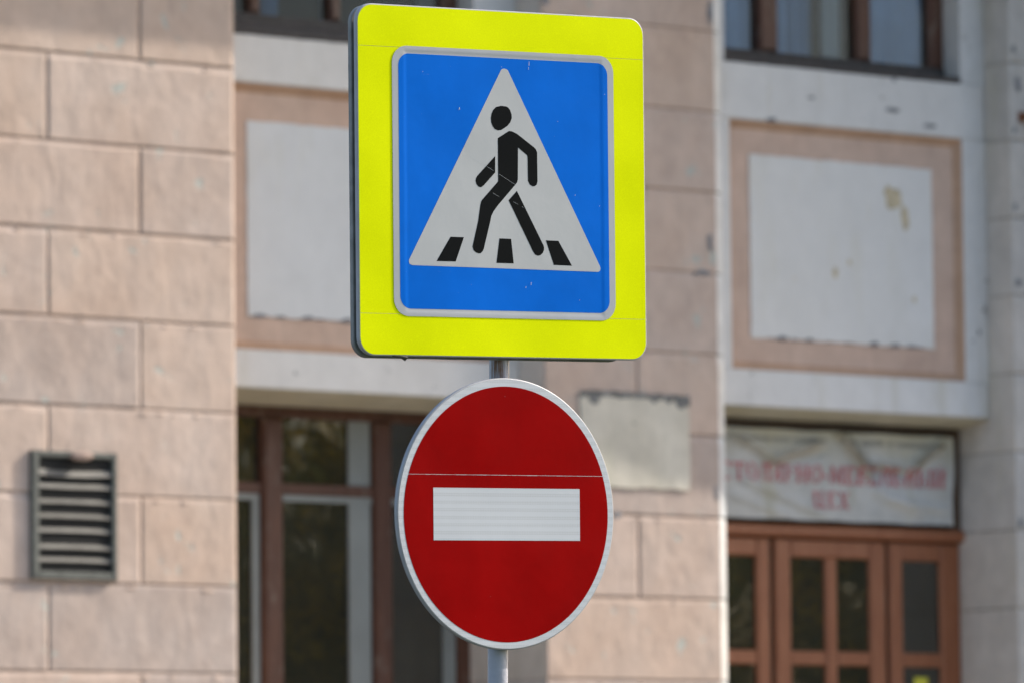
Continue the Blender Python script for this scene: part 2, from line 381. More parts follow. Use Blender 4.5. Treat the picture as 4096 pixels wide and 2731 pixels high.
def pilaster(u0, u1, layout, back, mats, core, strip=None, lret=False, rret=False):
    cm = MB(); cm.box(u0 + (.014 if lret else 0), u1 - (.09 if rret else 0), JD, back + .05, 0, 8.6)
    P = cm.build('pilaster', core, B)
    for k in range(NR):
        z0 = Z0 + ROW * k; js = layout[k % 2]
        for a, b in zip(js[:-1], js[1:]):
            stone(P, a, b, z0, z0 + ROW, back, mats, strip if strip and b == js[-1] else None,
                  lret and a == js[0], rret and b == js[-1])
    m = MB()                                        # lumps and flakes of render left along the joints
    for k in range(3, NR):
        z = Z0 + ROW * (k + 1) - .021; x = u0 + .06
        while x < u1 - .16:
            w = rng.uniform(.03, .13)
            if rng.random() < .45:
                h = rng.uniform(.006, .012); d = rng.uniform(.001, .0045); y0 = .004
                a = [(x, z - h * 1.5), (x + w * .5, z - h * 1.8), (x + w, z - h), (x + w * .8, z + h * .4), (x + w * .2, z + h * .6)]
                c = (x + w * .5, z - h * .4)
                for i in range(5):
                    q0, q1 = a[i], a[(i + 1) % 5]; i0 = tuple(c[t] + (q0[t] - c[t]) * .6 for t in (0, 1)); i1 = tuple(c[t] + (q1[t] - c[t]) * .6 for t in (0, 1))
                    m.poly([(q0[0], y0, q0[1]), (q1[0], y0, q1[1]), (i1[0], -d, i1[1]), (i0[0], -d, i0[1])])
                m.poly([(c[0] + (q[0] - c[0]) * .6, -d, c[1] + (q[1] - c[1]) * .6) for q in a])
            x += w + rng.uniform(.02, .14)
    tag(m.build('render_flakes', mats[0], P), kind='stuff')
    m = MB(); m.box(u0, u1, 0, back, Z0 + ROW * NR + .004, 8.6); m.build('upper_course', mats[0], P)
    m = MB(); m.box(u0 - .002, u1 + .002, -.05, back, 0, Z0 - .004); m.build('plinth', 'grey_wall', P)
    return P
# row k=0 spans z .861-1.361; rows whose top joint lies at 6.361 belong to the same set as k even
D1, D2 = .80, .57
Pl = pilaster(-6.0, -2.03, ([-6.0, -4.64, -3.335, -2.03], [-5.31, -4.005, -2.70, -2.03]), D1, ['pink', 'white_block'], 'pink_joint')
Pc = pilaster(.245, 1.70, ([.245, 1.70], [.245, .97, 1.70]), D1, ['pink', 'white_block', 'edge_white'], 'pink_joint', 1.615, True, True)
Pr = pilaster(4.10, 5.0, ([4.10, 5.0], [4.10, 4.55, 5.0]), D2, ['white_block', 'white_block'], 'white_joint', None, True, False)
tag(Pl, 'left blockwork pilaster with the vent'); tag(Pc, 'middle blockwork pilaster with the pale board'); tag(Pr, 'white painted pilaster at the right edge')

W = .24                                           # depth of the infill between the pilasters
def spandrel(u0, u1, zb, zt, f, q, dback):
    """white infill with a sunk pink frame and a white field; f, q = (u0, u1, z0, z1) of frame and field"""
    def uneven(m, a, b, c, d, y0, y1): m.box(a, b, y0, y1, c, d)
    s = MB()
    s.box(u0, u1, W, dback, zb + .034, f[2], ch=.008); s.box(u0, u1, W, W + .30, f[3], zt, ch=.010)
    s.box(u0, f[0], W, W + .30, f[2], f[3]); s.box(f[1], u1, W, W + .30, f[2], f[3])
    S = s.build('spandrel', 'white', B)
    w = MB(); a0, a1 = (W + .002, zb + .033), (dback - .05, zb - .018)   # underside, sloping down to the window head
    w.poly([(u0, a0[0], a0[1]), (u1, a0[0], a0[1]), (u1, a1[0], a1[1]), (u0, a1[0], a1[1])])
    w.poly([(u0, a1[0], a1[1]), (u1, a1[0], a1[1]), (u1, a1[0], a0[1]), (u0, a1[0], a0[1])])
    w.build('soffit', 'soffit', S)
    b = .05; dp = .045
    o = [(f[0], f[2]), (f[1], f[2]), (f[1], f[3]), (f[0], f[3])]
    i = [(f[0] + b, f[2] + b), (f[1] - b, f[2] + b), (f[1] - b, f[3] - b), (f[0] + b, f[3] - b)]
    e = [(q[0] + .003, q[2] + .003), (q[1] - .003, q[2] + .003), (q[1] - .003, q[3] - .003), (q[0] + .003, q[3] - .003)]
    m = MB()
    for k in range(4):
        j = (k + 1) % 4
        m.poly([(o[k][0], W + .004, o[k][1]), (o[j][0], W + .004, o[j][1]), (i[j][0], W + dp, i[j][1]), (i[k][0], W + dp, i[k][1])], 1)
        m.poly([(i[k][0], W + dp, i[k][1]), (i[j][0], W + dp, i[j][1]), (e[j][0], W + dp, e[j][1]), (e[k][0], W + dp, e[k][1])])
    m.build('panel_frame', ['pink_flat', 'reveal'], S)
    m = MB()                                        # field with a ragged edge, set a little proud
    pts = []
    nn = 26
    for k in range(nn): pts.append((q[0] + (q[1] - q[0]) * k / nn, q[2] + abs(jit(.012))))
    for k in range(nn): pts.append((q[1] + jit(.003), q[2] + (q[3] - q[2]) * k / nn))
    for k in range(nn): pts.append((q[1] - (q[1] - q[0]) * k / nn, q[3] + jit(.004)))
    for k in range(nn): pts.append((q[0] + jit(.003), q[3] - (q[3] - q[2]) * k / nn))
    m.poly([(a, W + dp - .007, c) for a, c in pts])
    for k in range(len(pts)):
        j = (k + 1) % len(pts)
        m.poly([(pts[k][0], W + dp - .007, pts[k][1]), (pts[j][0], W + dp - .007, pts[j][1]), (pts[j][0], W + dp + .01, pts[j][1]), (pts[k][0], W + dp + .01, pts[k][1])])
    m.build('panel', 'panel_white', S)
    # crumbled render along the lower edge of the field
    m = MB(); x = q[0] + .02
    while x < q[1] - .05:
        w = rng.uniform(.03, .13)
        if rng.random() < .45:
            h = rng.uniform(.002, .016)
            m.poly([(x, W + dp - .0085, q[2] + .004), (x + w * .5, W + dp - .0085, q[2] - .004 + jit(.004)), (x + w, W + dp - .0085, q[2] + .004), (x + w * .7, W + dp - .0085, q[2] + .012 + h), (x + w * .3, W + dp - .0085, q[2] + .012 + h * .6)])
        x += w + rng.uniform(.0, .10)
    tag(m.build('crumbled_edge', 'chip', S), kind='stuff')
    return S
S1 = spandrel(-2.03, .245, 4.505, 6.615, (-1.935, .15, 4.765, 6.325), (-1.745, -.04, 4.955, 6.108), D1)
S2 = spandrel(1.70, 4.10, 4.55, 6.735, (1.935, 3.90, 4.815, 6.372), (2.128, 3.665, 5.012, 6.165), D2)
# rough spots on the white band of the right bay
m = MB()
for (a, c, w, h) in ((3.30, 6.52, .11, .035), (3.62, 6.44, .12, .028), (2.28, 6.385, .10, .03), (3.32, 6.72, .05, .035), (2.62, 6.55, .06, .02), (4.02, 5.13, .03, .04)):
    pts = [(a + w * .5 * math.cos(t) * (1 + jit(.35)), W - .0015, c + h * .5 * math.sin(t) * (1 + jit(.35))) for t in [k * math.pi / 5 for k in range(10)]]
    m.poly(pts)
tag(m.build('crumbled_spot', 'chip', S2), kind='stuff')

def spots(parent, lst, y, name, mat):
    m = MB()
    for a, c, w, h in lst:
        m.poly([(a + w * .5 * math.cos(t) * (1 + jit(.3)), y, c + h * .5 * math.sin(t) * (1 + jit(.3))) for t in [k * math.pi / 6 for k in range(12)]])
    tag(m.build(name, mat, parent), kind='stuff')
spots(S2, ((3.33, 5.96, .16, .15), (3.43, 5.84, .07, .16), (2.83, 5.455, .045, .07), (2.95, 5.53, .03, .04), (3.5, 5.32, .03, .04)), W + .0365, 'water_stain', 'stain')
spots(Pc, ((1.565, 5.56, .035, .12), (1.50, 5.365, .13, .03), (1.585, 6.98, .04, .14), (.275, 6.95, .07, .05), (1.585, 4.02, .03, .10), (.80, 3.86, .07, .04)), -.0045, 'crumbled_spot', 'chip')
spots(Pr, ((4.14, 6.95, .03, .06), (4.17, 6.72, .05, .10), (4.135, 6.42, .03, .05), (4.13, 5.93, .03, .05), (4.15, 5.44, .05, .05), (4.13, 3.90, .04, .06)), -.0045, 'crumbled_spot', 'chip')

# ---- windows: panes, mullions, inner sashes and curtains are sub-parts
def curtain(u0, u1, y, z0, z1, parent, folds=7, amp=.03):
    rows = []
    for z in (z0, z1):
        rows.append([(u0 + (u1 - u0) * k / 60, y + amp * math.sin(folds * 2 * math.pi * k / 60) + amp * .5 * math.sin(folds * 3.7 * k / 60 * 2), z) for k in range(61)])
    m = MB(); m.grid(rows); return m.build('curtain', 'curtain', parent)

def ledge(parent, u0, u1, zlo, zhi, ya, yb):
    m = MB(); n = 24
    rows = [[], [], [], []]
    for k in range(n + 1):
        x = u0 + (u1 - u0) * k / n; j = jit(.006)
        rows[0].append((x, ya + .012, zlo - .012 + j)); rows[1].append((x, ya - .008, zlo + .012 + j))
        rows[2].append((x, ya - .004, zlo + .03 + j)); rows[3].append((x, yb, zhi))
    m.grid(rows, smooth=False); return m.build('sill', 'sill_wood', parent)

# lower window of the left bay
w1 = MB(); y0, y1 = D1 - .05, D1 + .03
w1.box(-2.03, .245, y0 + .003, y1, 4.42, 4.487, ch=.006); w1.box(-2.03, -1.96, y0, y1, 1.5, 4.42); w1.box(.155, .245, y0, y1, 1.5, 4.42)
w1.box(-1.96, .155, y0, y1, 1.5, 1.6)
W1 = w1.build('window', 'win_wood', B); tag(W1, 'tall brown window below the left white beam')
bx('mullion', 'win_wood', W1, -1.315, -1.165, y0 - .03, y1, 1.6, 4.42, ch=.02)
bx('mullion', 'win_wood', W1, -.480, -.352, y0 - .03, y1, 1.6, 4.42, ch=.02)
for a, b in ((-1.96, -1.315), (-1.165, -.480), (-.352, .155)):
    bx('transom_bar', 'win_wood', W1, a, b, y0 - .008, y1, 3.965, 4.03, ch=.008)
    bx('pane', 'glass', W1, a, b, y0 + .03, y0 + .034, 4.03, 4.42)
    bx('pane', 'glass', W1, a, b, y0 + .03, y0 + .034, 1.6, 3.965)
    bx('inner_rail', 'inner_white', W1, a + .002, b - .002, y0 + .010, y0 + .026, 3.925, 3.963)
bx('inner_sash', 'inner_white', W1, -.655, -.495, y0 + .012, y0 + .028, 1.6, 4.42)
bx('inner_sash', 'inner_white', W1, -1.372, -1.317, y0 + .012, y0 + .028, 1.6, 3.93)
bx('inner_sash', 'inner_white', W1, .055, .145, y0 + .012, y0 + .028, 1.6, 4.42)
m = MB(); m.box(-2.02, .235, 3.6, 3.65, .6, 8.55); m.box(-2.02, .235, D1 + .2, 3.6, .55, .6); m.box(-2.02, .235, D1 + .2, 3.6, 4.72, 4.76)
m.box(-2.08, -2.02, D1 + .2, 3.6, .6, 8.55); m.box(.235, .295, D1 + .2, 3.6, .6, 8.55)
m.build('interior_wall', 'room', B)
m = MB(); m.box(-2.03, .245, W + .1, D1 + .1, 0, 1.5); m.build('apron_wall', 'grey_wall', B)

def upper_window(u0, u1, zlo, zgl, muls, label, ya=.39):
    f = MB(); y0, y1 = ya, ya + .08
    f.box(u0, u0 + .07, y0, y1, zgl, 8.1); f.box(u1 - .125, u1, y0, y1, zgl, 8.1, ch=.012); f.box(u0, u1, y0, y1, 8.1, 8.2)
    Wd = f.build('window', 'win_wood', B); tag(Wd, label)
    bx('bottom_rail', 'sill_wood', Wd, u0, u1, y0 - .012, y1, zgl - .07, zgl - .002, ch=.012)
    ledge(Wd, u0 - .0, u1 + .0, zlo, zgl - .045, W, ya)
    xs = [u0 + .07]
    for a, b in muls:
        bx('mullion', 'win_wood', Wd, a, b, y0 - .02, y1, zgl, 8.1, ch=.015); xs += [a, b]
    xs.append(u1 - .125)
    for a, b in zip(xs[0::2], xs[1::2]): bx('pane', 'glass_upper', Wd, a, b, y0 + .035, y0 + .039, zgl, 8.1)
    return Wd
W2 = upper_window(1.90, 3.895, 6.735, 6.845, ((2.315, 2.468), (3.131, 3.254)), 'upper window with pale curtains over the right bay')
curtain(1.95, 2.33, .475, 6.80, 8.1, W2, 3, .012); curtain(2.44, 2.62, .475, 6.80, 8.1, W2, 2, .012); curtain(3.23, 3.78, .475, 6.80, 8.1, W2, 3, .014)
curtain(2.60, 2.95, .62, 6.80, 8.1, W2, 3, .03)
bx('inner_sash', 'inner_white', W2, 2.93, 3.07, .475, .50, 6.8, 8.1)
W3 = upper_window(-1.90, -.08, 6.615, 6.765, ((-1.64, -1.575), (-1.05, -.98)), 'dark upper window over the left bay')
curtain(-1.40, -1.28, .60, 6.7, 8.1, W3, 2, .02); curtain(-.95, -.86, .6, 6.7, 8.1, W3, 2, .02)
# side cheeks and wall above the upper openings
m = MB()
m.box(3.895, 4.10, W, D2, 6.735, 8.2); m.box(1.70, 1.90, W, D2, 6.735, 8.2); m.box(1.70, 4.10, W, D2, 8.2, 8.6)
m.box(-2.03, -1.90, W, D1, 6.615, 8.2); m.box(-.08, .245, W, D1, 6.615, 8.2); m.box(-2.03, .245, W, D1, 8.2, 8.6)
m.build('window_surround', 'white', B)
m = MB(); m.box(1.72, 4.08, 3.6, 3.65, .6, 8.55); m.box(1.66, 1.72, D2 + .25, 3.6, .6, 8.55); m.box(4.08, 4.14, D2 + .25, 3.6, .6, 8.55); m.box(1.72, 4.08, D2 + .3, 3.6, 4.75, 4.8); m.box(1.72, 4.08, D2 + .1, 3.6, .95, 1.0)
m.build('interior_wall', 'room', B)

# ---- entrance of the right bay
yd = D2
f = MB()
f.box(1.70, 4.10, yd - .04, yd + .06, 4.49, 4.53); f.box(4.005, 4.10, yd - .04, yd + .06, 3.885, 4.49); f.box(1.70, 1.80, yd - .04, yd + .06, 3.885, 4.49)
DF = f.build('door_frame', 'dark_wood', B)
bx('transom_board', 'dark_wood', DF, 1.80, 4.005, yd + .02, yd + .05, 3.885, 4.49)
bx('transom_rail', 'door_wood', DF, 1.70, 4.13, yd - .075, yd + .05, 3.80, 3.883, ch=.02)
bx('post', 'dark_wood', DF, 2.482, 2.523, yd + .0, yd + .06, 1.0, 3.80)
bx('post', 'dark_wood', DF, 3.453, 3.486, yd + .0, yd + .06, 1.0, 3.80)
def leaf(name, u0, u1, sl, sr, muntins, label):
    y0, y1 = yd - .035, yd + .02
    d = MB(); d.box(u0, u0 + sl, y0, y1, 1.0, 3.79, ch=.012); d.box(u1 - sr, u1, y0, y1, 1.0, 3.79, ch=.012)
    d.box(u0 + sl, u1 - sr, y0 + .001, y1, 3.675, 3.79, ch=.012); d.box(u0 + sl, u1 - sr, y0 + .001, y1, 1.0, 1.75, ch=.012)
    L = d.build(name, 'door_wood', B); tag(L, label)
    xs = [u0 + sl]
    for a, b in muntins:
        bx('muntin', 'door_wood', L, a, b, y0 + .006, y1 - .004, 1.75, 3.675, ch=.010); xs += [a, b]
    xs.append(u1 - sr)
    zs = ((3.085, 3.675), (2.39, 2.995), (1.75, 2.30))
    for a, b in zip(xs[0::2], xs[1::2]):
        bx('muntin', 'door_wood', L, a, b, y0 + .008, y1 - .006, 2.995, 3.085, ch=.010)
        bx('muntin', 'door_wood', L, a, b, y0 + .008, y1 - .006, 2.30, 2.39, ch=.010)
        for z0, z1 in zs: bx('pane', 'glass', L, a, b, y0 + .03, y0 + .034, z0, z1)
    return L
leaf('sidelight', 1.72, 2.480, .12, .108, (), 'left sidelight partly behind the pilaster')
DR = leaf('door', 2.526, 3.451, .128, .127, ((2.948, 3.044),), 'middle leaf with two panes side by side')
leaf('sidelight', 3.488, 4.098, .112, .168, (), 'right sidelight with the yellow sticker')
bx('threshold', 'grey_wall', B, 1.70, 4.10, W, D2 + .1, 0, 1.0)

# ---- roof, eave sized for its shade, unseen volumes added to block the sun
e = MB(); e.box(-9, 12, -.92, .0, 8.604, 8.85, ch=.03); e.box(-9, 12, .003, 9, 8.604, 8.85); e.build('eave', 'white', B)
e = MB(); e.poly([(-9, -.97, 8.854), (12, -.97, 8.854), (12, 4, 11.5), (-9, 4, 11.5)]); e.poly([(-9, 9, 8.854), (12, 9, 8.854), (12, 4, 11.5), (-9, 4, 11.5)]); e.build('roof', 'alu_dirty', B)
e = MB(); e.box(-9, -6.003, .02, 8.9, 0, 8.6); e.build('side_wall', 'pink', B)
e = MB(); e.box(-6, 5.0, 8.8, 8.9, 0, 8.6); e.build('back_wall', 'pink', B)
e = MB(); e.box(5.02, 12, -.80, 8.8, 0, 8.6); e.build('shade_wing', 'pink', B)  # unseen volume added to keep the right bay in shade
blocker = MB(); pr = [(.70, 6.1), (.99, 6.35), (1.24, 6.95), (1.61, 8.2), (2.06, 9.0), (2.06, 11.0), (.70, 11.0)]
blocker.poly([(5.4, -a, c) for a, c in pr]); blocker.poly([(5.75, -a, c) for a, c in pr][::-1])
for k in range(len(pr)):
    a, b = pr[k], pr[(k + 1) % len(pr)]; blocker.poly([(5.4, -a[0], a[1]), (5.75, -a[0], a[1]), (5.75, -b[0], b[1]), (5.4, -b[0], b[1])])
blocker.build('sun_blocker', 'white', B)  # unseen block, profile shaped to shade the middle pilaster and left bay

# ------------------------------------------------------------------ things fixed to the facade
V = empty('ventilation_grille', WALL @ Matrix.Translation((-3.18, 0, 3.737)))
tag(V, 'dark grey metal ventilation grille with slats on the left pilaster', 'vent')
hw, hh = .289, .362
f = MB(); yf, yb = -.036, .02
f.box(-hw, -hw + .046, yf, yb, -hh, hh, ch=.006); f.box(hw - .032, hw, yf, yb, -hh, hh, ch=.006)
f.box(-hw + .046, hw - .032, yf + .001, yb, hh - .035, hh, ch=.006); f.box(-hw + .046, hw - .032, yf + .001, yb, -hh, -hh + .045, ch=.006)
f.build('frame', 'vent_frame', V)
bx('backing', 'black_void', V, -hw + .03, hw - .02, -.0085, .012, -hh + .02, hh - .02)
szs = [.245, .168, .079, -.003, -.083, -.176, -.250]
for k, z in enumerate(szs):
    m = MB(); rows = [[], [], [], []]; nn = 12
    tilt = (.018, .018, .016, .020, .015, .018, .015)[k]; hgt = (.016, .0125, .0105, .011, .011, .0115, .0105)[k]
    for j in range(nn + 1):
        t = j / nn; x = -hw + .048 + t * (2 * hw - .082)
        sag = (-.010 * math.sin(math.pi * t) if k == 0 else -.003 * math.sin(math.pi * t) if k == 1 else .0018 * math.sin(math.pi * t)) + jit(.0004)
        rows[0].append((x, -.012, z + hgt + sag)); rows[1].append((x, -.012 - tilt, z - hgt + sag))
        rows[2].append((x, -.010 - tilt, z - hgt - .003 + sag)); rows[3].append((x, -.009, z + hgt - .003 + sag))
    m.grid(rows, smooth=False); m.build('slat', 'vent_slat', V)
bm = bmesh.new(); bmesh.ops.create_icosphere(bm, subdivisions=2, radius=1)
for v in bm.verts:
    q = 1 + .25 * mnoise.noise(v.co * 2.1); v.co = Vector((v.co.x * .085 * q + .03, v.co.y * .03 - .055, v.co.z * .028 * q + hh - .025))
me = bpy.data.meshes.new('mortar_lump'); bm.to_mesh(me); bm.free(); me.materials.append(M_['mortar'])
o = bpy.data.objects.new('mortar_lump', me); C.objects.link(o); o.parent = V

# pale board on the middle pilaster
P_ = empty('plaque', WALL @ Matrix.Translation((.938, 0, 4.31)))
tag(P_, 'blank greenish white board with a torn dark top edge on the middle pilaster', 'plaque')
m = MB(); pts = []
for k in range(14): pts.append((-.425 + .85 * k / 14, -.285 + jit(.006)))
for k in range(9): pts.append((.425 + jit(.006), -.285 + .565 * k / 9))
for k in range(14): pts.append((.425 - .85 * k / 14, .28 + jit(.010)))
for k in range(9): pts.append((-.425 + jit(.006), .28 - .565 * k / 9))
m.poly([(a, -.016, c) for a, c in pts])
for k in range(len(pts)):
    j = (k + 1) % len(pts); a, b = pts[k], pts[j]
    m.poly([(a[0], -.016, a[1]), (b[0], -.016, b[1]), (b[0] * 1.012, .004, b[1] * 1.015), (a[0] * 1.012, .004, a[1] * 1.015)])
m.build('board', 'plaque', P_)
m = MB(); x = -.43
while x < .42:
    w = min(rng.uniform(.03, .09), .432 - x); h = rng.uniform(.01, .05) * (1.3 if abs(x) > .3 else .8)
    m.poly([(x, -.018, .292 + jit(.006)), (x, -.018, .27 - h * rng.random()), (x + w * .4, -.018, .272 - h), (x + w, -.018, .272 - h * rng.random()), (x + w, -.018, .292 + jit(.006))])
    x += w * .98
tag(m.build('torn_edge', 'tar', P_), kind='stuff')

# rusty bracket at the right edge
k_ = MB(); k_.tube([(0, .03, 0), (0, -.05, 0), (.03, -.09, -.01), (.09, -.10, -.015), (.14, -.08, -.01)], [.02, .02, .022, .024, .02], 10)
k_.box(-.03, .03, -.012, .0, -.035, .03)
ko = k_.build('iron_hook', 'rust'); ko.matrix_world = WALL @ Matrix.Translation((4.20, 0, 6.515))
tag(ko, 'rusty iron hook sticking out of the white pilaster at the right edge', 'hook')

# ---- banner over the door
BW0, BW1, BZ0, BZ1 = 1.93, 3.975, 3.905, 4.472
GR = [0.0]
def fold(x, z):
    """distance the cloth stands off, from creases that hang from the pinned points"""
    h = 0.0
    def crease(ax, az, bx_, bz, wd, am):
        dx, dz = bx_ - ax, bz - az; L = math.hypot(dx, dz)
        t = ((x - ax) * dx + (z - az) * dz) / (L * L); d = ((x - ax) * dz - (z - az) * dx) / L
        if t < -.1 or t > 1.15: return 0
        e = max(0, min(1, (t + .1) / .15)) * max(0, min(1, (1.15 - t) / .3))
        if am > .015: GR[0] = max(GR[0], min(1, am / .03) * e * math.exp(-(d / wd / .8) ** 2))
        return am * e * math.exp(-(d / wd) ** 2)
    h += crease(2.98, 4.46, 3.27, 4.20, .030, .034) + crease(3.03, 4.47, 3.34, 4.18, .03, -.024)
    h += crease(3.86, 4.42, 3.60, 4.25, .028, .030) + crease(3.60, 4.25, 3.28, 4.28, .03, .020) + crease(3.55, 4.22, 3.3, 4.235, .03, -.015)
    h += crease(2.12, 4.42, 2.45, 4.28, .03, .018) + crease(2.45, 4.28, 2.85, 4.40, .035, .022) + crease(2.5, 4.24, 2.9, 4.34, .03, -.012)
    h += crease(2.2, 4.15, 2.85, 3.95, .03, .012) + crease(2.1, 4.05, 2.6, 3.92, .03, .009) + crease(3.3, 4.12, 3.7, 3.97, .04, .012) + crease(3.4, 4.05, 3.95, 4.0, .03, .008)
    h += .010 * mnoise.noise(Vector((x * 2.3, z * 3.1, 1.7))) + .004 * mnoise.noise(Vector((x * 7, z * 6, 4.1)))
    return -2.1 * h
YB = D2 - .10
def bpt(x, z, off=0.0):
    return (x + .010 * math.sin(z * 9), YB + fold(x, z) - off, z)
rows = []
NX, NZ = 260, 80
for a in range(NZ + 1):
    t = a / NZ
    rows.append([bpt(BW0 + (BW1 - BW0 + .02 * (1 - t)) * b / NX, BZ0 + (BZ1 - BZ0) * t + (.002 * math.sin(b * .11) if a in (0, NZ) else 0)) for b in range(NX + 1)])
BN = MB(); BN.grid(rows); BNo = BN.build('banner', 'cloth')
at = BNo.data.attributes.new('crease_shade_grime', 'FLOAT', 'POINT')
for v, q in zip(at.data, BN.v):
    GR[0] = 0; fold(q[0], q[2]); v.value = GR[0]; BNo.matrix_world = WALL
tag(BNo, 'wrinkled white banner with red lettering hung over the brown door', 'banner')
# letters: strokes (x0, y0, x1, y1, width) in a box one unit high
def ring(x0, x1, y0, y1, tk=.2, th=.09):
    c = .22 * (x1 - x0) + .06
    return [(x0 + tk / 2, y0 + c, x0 + tk / 2, y1 - c, tk), (x1 - tk / 2, y0 + c, x1 - tk / 2, y1 - c, tk),
            (x0 + tk / 2, y1 - c, x0 + c + .1, y1 - th / 2, th * 1.6), (x1 - tk / 2, y1 - c, x1 - c - .1, y1 - th / 2, th * 1.6),
            (x0 + tk / 2, y0 + c, x0 + c + .1, y0 + th / 2, th * 1.6), (x1 - tk / 2, y0 + c, x1 - c - .1, y0 + th / 2, th * 1.6),
            (x0 + c, y1 - th / 2, x1 - c, y1 - th / 2, -th), (x0 + c, y0 + th / 2, x1 - c, y0 + th / 2, -th)]
def stem(x, y0=0, y1=1, w=.2):
    s = [(x, y0, x, y1, w)]
    if y0 == 0: s.append((x - w * .9, .03, x + w * .9, .03, -.06))
    if y1 == 1: s.append((x - w * .9, .97, x + w * .9, .97, -.06))
    return s
def bar(x0, x1, y, h=.09): return [(x0, y, x1, y, -h)]
GL = {
 'С': (.72, ring(0, .72, 0, 1)[0:1] + ring(0, .72, 0, 1)[2:3] + ring(0, .72, 0, 1)[4:5] + bar(.2, .6, .955) + bar(.2, .6, .045) + [(.62, .72, .62, .95, .08), (.62, .05, .62, .2, .08)]),
 'Т': (.78, stem(.39) + bar(0, .78, .95) + [(.04, .72, .04, .95, .07), (.74, .72, .74, .95, .07)]),
 'О': (.78, ring(0, .78, 0, 1)),
 'Л': (.80, stem(.64) + [(.12, 0, .34, .95, .09)] + bar(.2, .7, .955)),
 'Я': (.76, stem(.60) + ring(.04, .64, .45, 1, .17)[0:1] + bar(.2, .6, .955) + bar(.2, .6, .48) + [(.10, 0, .36, .48, .16)]),
 'Р': (.68, stem(.16) + ring(.1, .66, .42, 1, .18)[1:2] + bar(.16, .52, .955) + bar(.16, .52, .46)),
 'Н': (.82, stem(.16) + stem(.66) + bar(.16, .66, .5)),
 '-': (.34, bar(.02, .30, .38, .13)),
 'М': (.98, stem(.12, w=.1) + stem(.82) + [(.16, 1, .46, .1, .17), (.76, 1, .46, .1, .09)]),
 'Е': (.68, stem(.16) + bar(.16, .62, .955) + bar(.16, .5, .5) + bar(.16, .64, .045) + [(.61, .75, .61, .95, .07), (.63, .05, .63, .25, .07)]),
 'Б': (.70, stem(.16) + bar(.16, .62, .955) + ring(.1, .68, 0, .55, .18)[1:2] + bar(.16, .54, .53) + bar(.16, .54, .045)),
 'Ь': (.68, stem(.16) + ring(.1, .66, 0, .55, .18)[1:2] + bar(.16, .52, .53) + bar(.16, .52, .045)),
 'Ы': (.96, stem(.16) + ring(.1, .60, 0, .55, .16)[1:2] + bar(.16, .46, .53) + bar(.16, .46, .045) + stem(.82)),
 'Й': (.82, stem(.16) + stem(.66) + [(.2, .08, .62, .92, .08), (.28, 1.16, .54, 1.16, -.07)]),
 'Ц': (.84, stem(.16) + stem(.62) + bar(.16, .76, .045) + [(.78, -.18, .78, .06, .07)]),
 'Х': (.78, [(.12, 0, .66, 1, .09), (.66, 0, .12, 1, .2)] + bar(0, .28, .97, .06) + bar(.5, .78, .97, .06) + bar(0, .28, .03, .06) + bar(.5, .78, .03, .06)),
}
def lettering(text, x0, x1, z0, h, mat, sp=.10):
    tot = sum(GL[c][0] + sp for c in text) - sp; sc = (x1 - x0) / tot; x = 0
    for c in text:
        m = MB(); w, st = GL[c]
        for si, (a, b, c2, d, wd) in enumerate(st):
            n = 4; wd = wd * .74 if wd > .11 else wd
            for k in range(n):
                t0, t1 = k / n, (k + 1) / n
                pa = (a + (c2 - a) * t0, b + (d - b) * t0); pb = (a + (c2 - a) * t1, b + (d - b) * t1)
                if wd < 0: q = [(pa[0], pa[1] + wd / 2), (pb[0], pb[1] + wd / 2), (pb[0], pb[1] - wd / 2), (pa[0], pa[1] - wd / 2)]
                else: q = [(pa[0] - wd / 2, pa[1]), (pa[0] + wd / 2, pa[1]), (pb[0] + wd / 2, pb[1]), (pb[0] - wd / 2, pb[1])]
                m.poly([bpt(x0 + (x + u) * sc, z0 + v * h, .007 + .0002 * si) for u, v in q])
        x += w + sp
        m.build('letter', mat, BNo)
lettering('СТОЛЯРНО-МЕБЕЛЬНЫЙ', 2.015, 3.905, 4.142, .112, 'letter_red')
lettering('ЦЕХ', 2.79, 3.10, 3.985, .105, 'letter_red', .18)
# the small first line is too blurred to read: rows of short strokes in its word lengths
m = MB()
for a, b in ((2.03, 2.095), (2.135, 2.42), (2.44, 2.60), (2.62, 2.88), (2.99, 3.16), (3.19, 3.37), (3.43, 3.46), (3.50, 3.80)):
    x = a
    while x < b - .008:
        h = rng.choice((.028, .028, .028, .036)); w = rng.choice((.007, .009)); z = 4.392
        m.poly([bpt(x, z, .006), bpt(x + w, z, .006), bpt(x + w, z + h, .006), bpt(x, z + h, .006)])
        if rng.random() < .6:
            zz = z + rng.choice((0, .011, .021)); m.poly([bpt(x + w, zz, .003), bpt(x + .019, zz, .003), bpt(x + .019, zz + .006, .003), bpt(x + w, zz + .006, .003)])
        x += .019
tag(m.build('small_lettering', 'letter_dark', BNo), kind='stuff')

st = MB(); st.box(-.058, .058, 0, .0015, -.07, .055); so_ = st.build('sticker', 'sticker'); so_.matrix_world = WALL @ Matrix.Translation((3.765, yd - .0075, 2.875))
tag(so_, 'yellow sticker on the glass of the right sidelight', 'sticker')

# ------------------------------------------------------------------ signpost and signs
def frame_of(yaw, tilt, roll, loc):
    u = Vector((math.cos(yaw), math.sin(yaw), 0)); n = Vector((math.sin(yaw), -math.cos(yaw), 0)); z = Vector((0, 0, 1))
    z2 = z * math.cos(tilt) + n * math.sin(tilt)
    u2 = u * math.cos(roll) + z2 * math.sin(roll); z3 = -u * math.sin(roll) + z2 * math.cos(roll); n2 = u2.cross(z3)
    Mx = Matrix((u2, -n2, z3)).transposed().to_4x4(); Mx.translation = loc; return Mx
def pole_at(z): return Vector((-.0452 + (z - 2.22) * .0142, 15.772 - (z - 2.22) * .008, z))

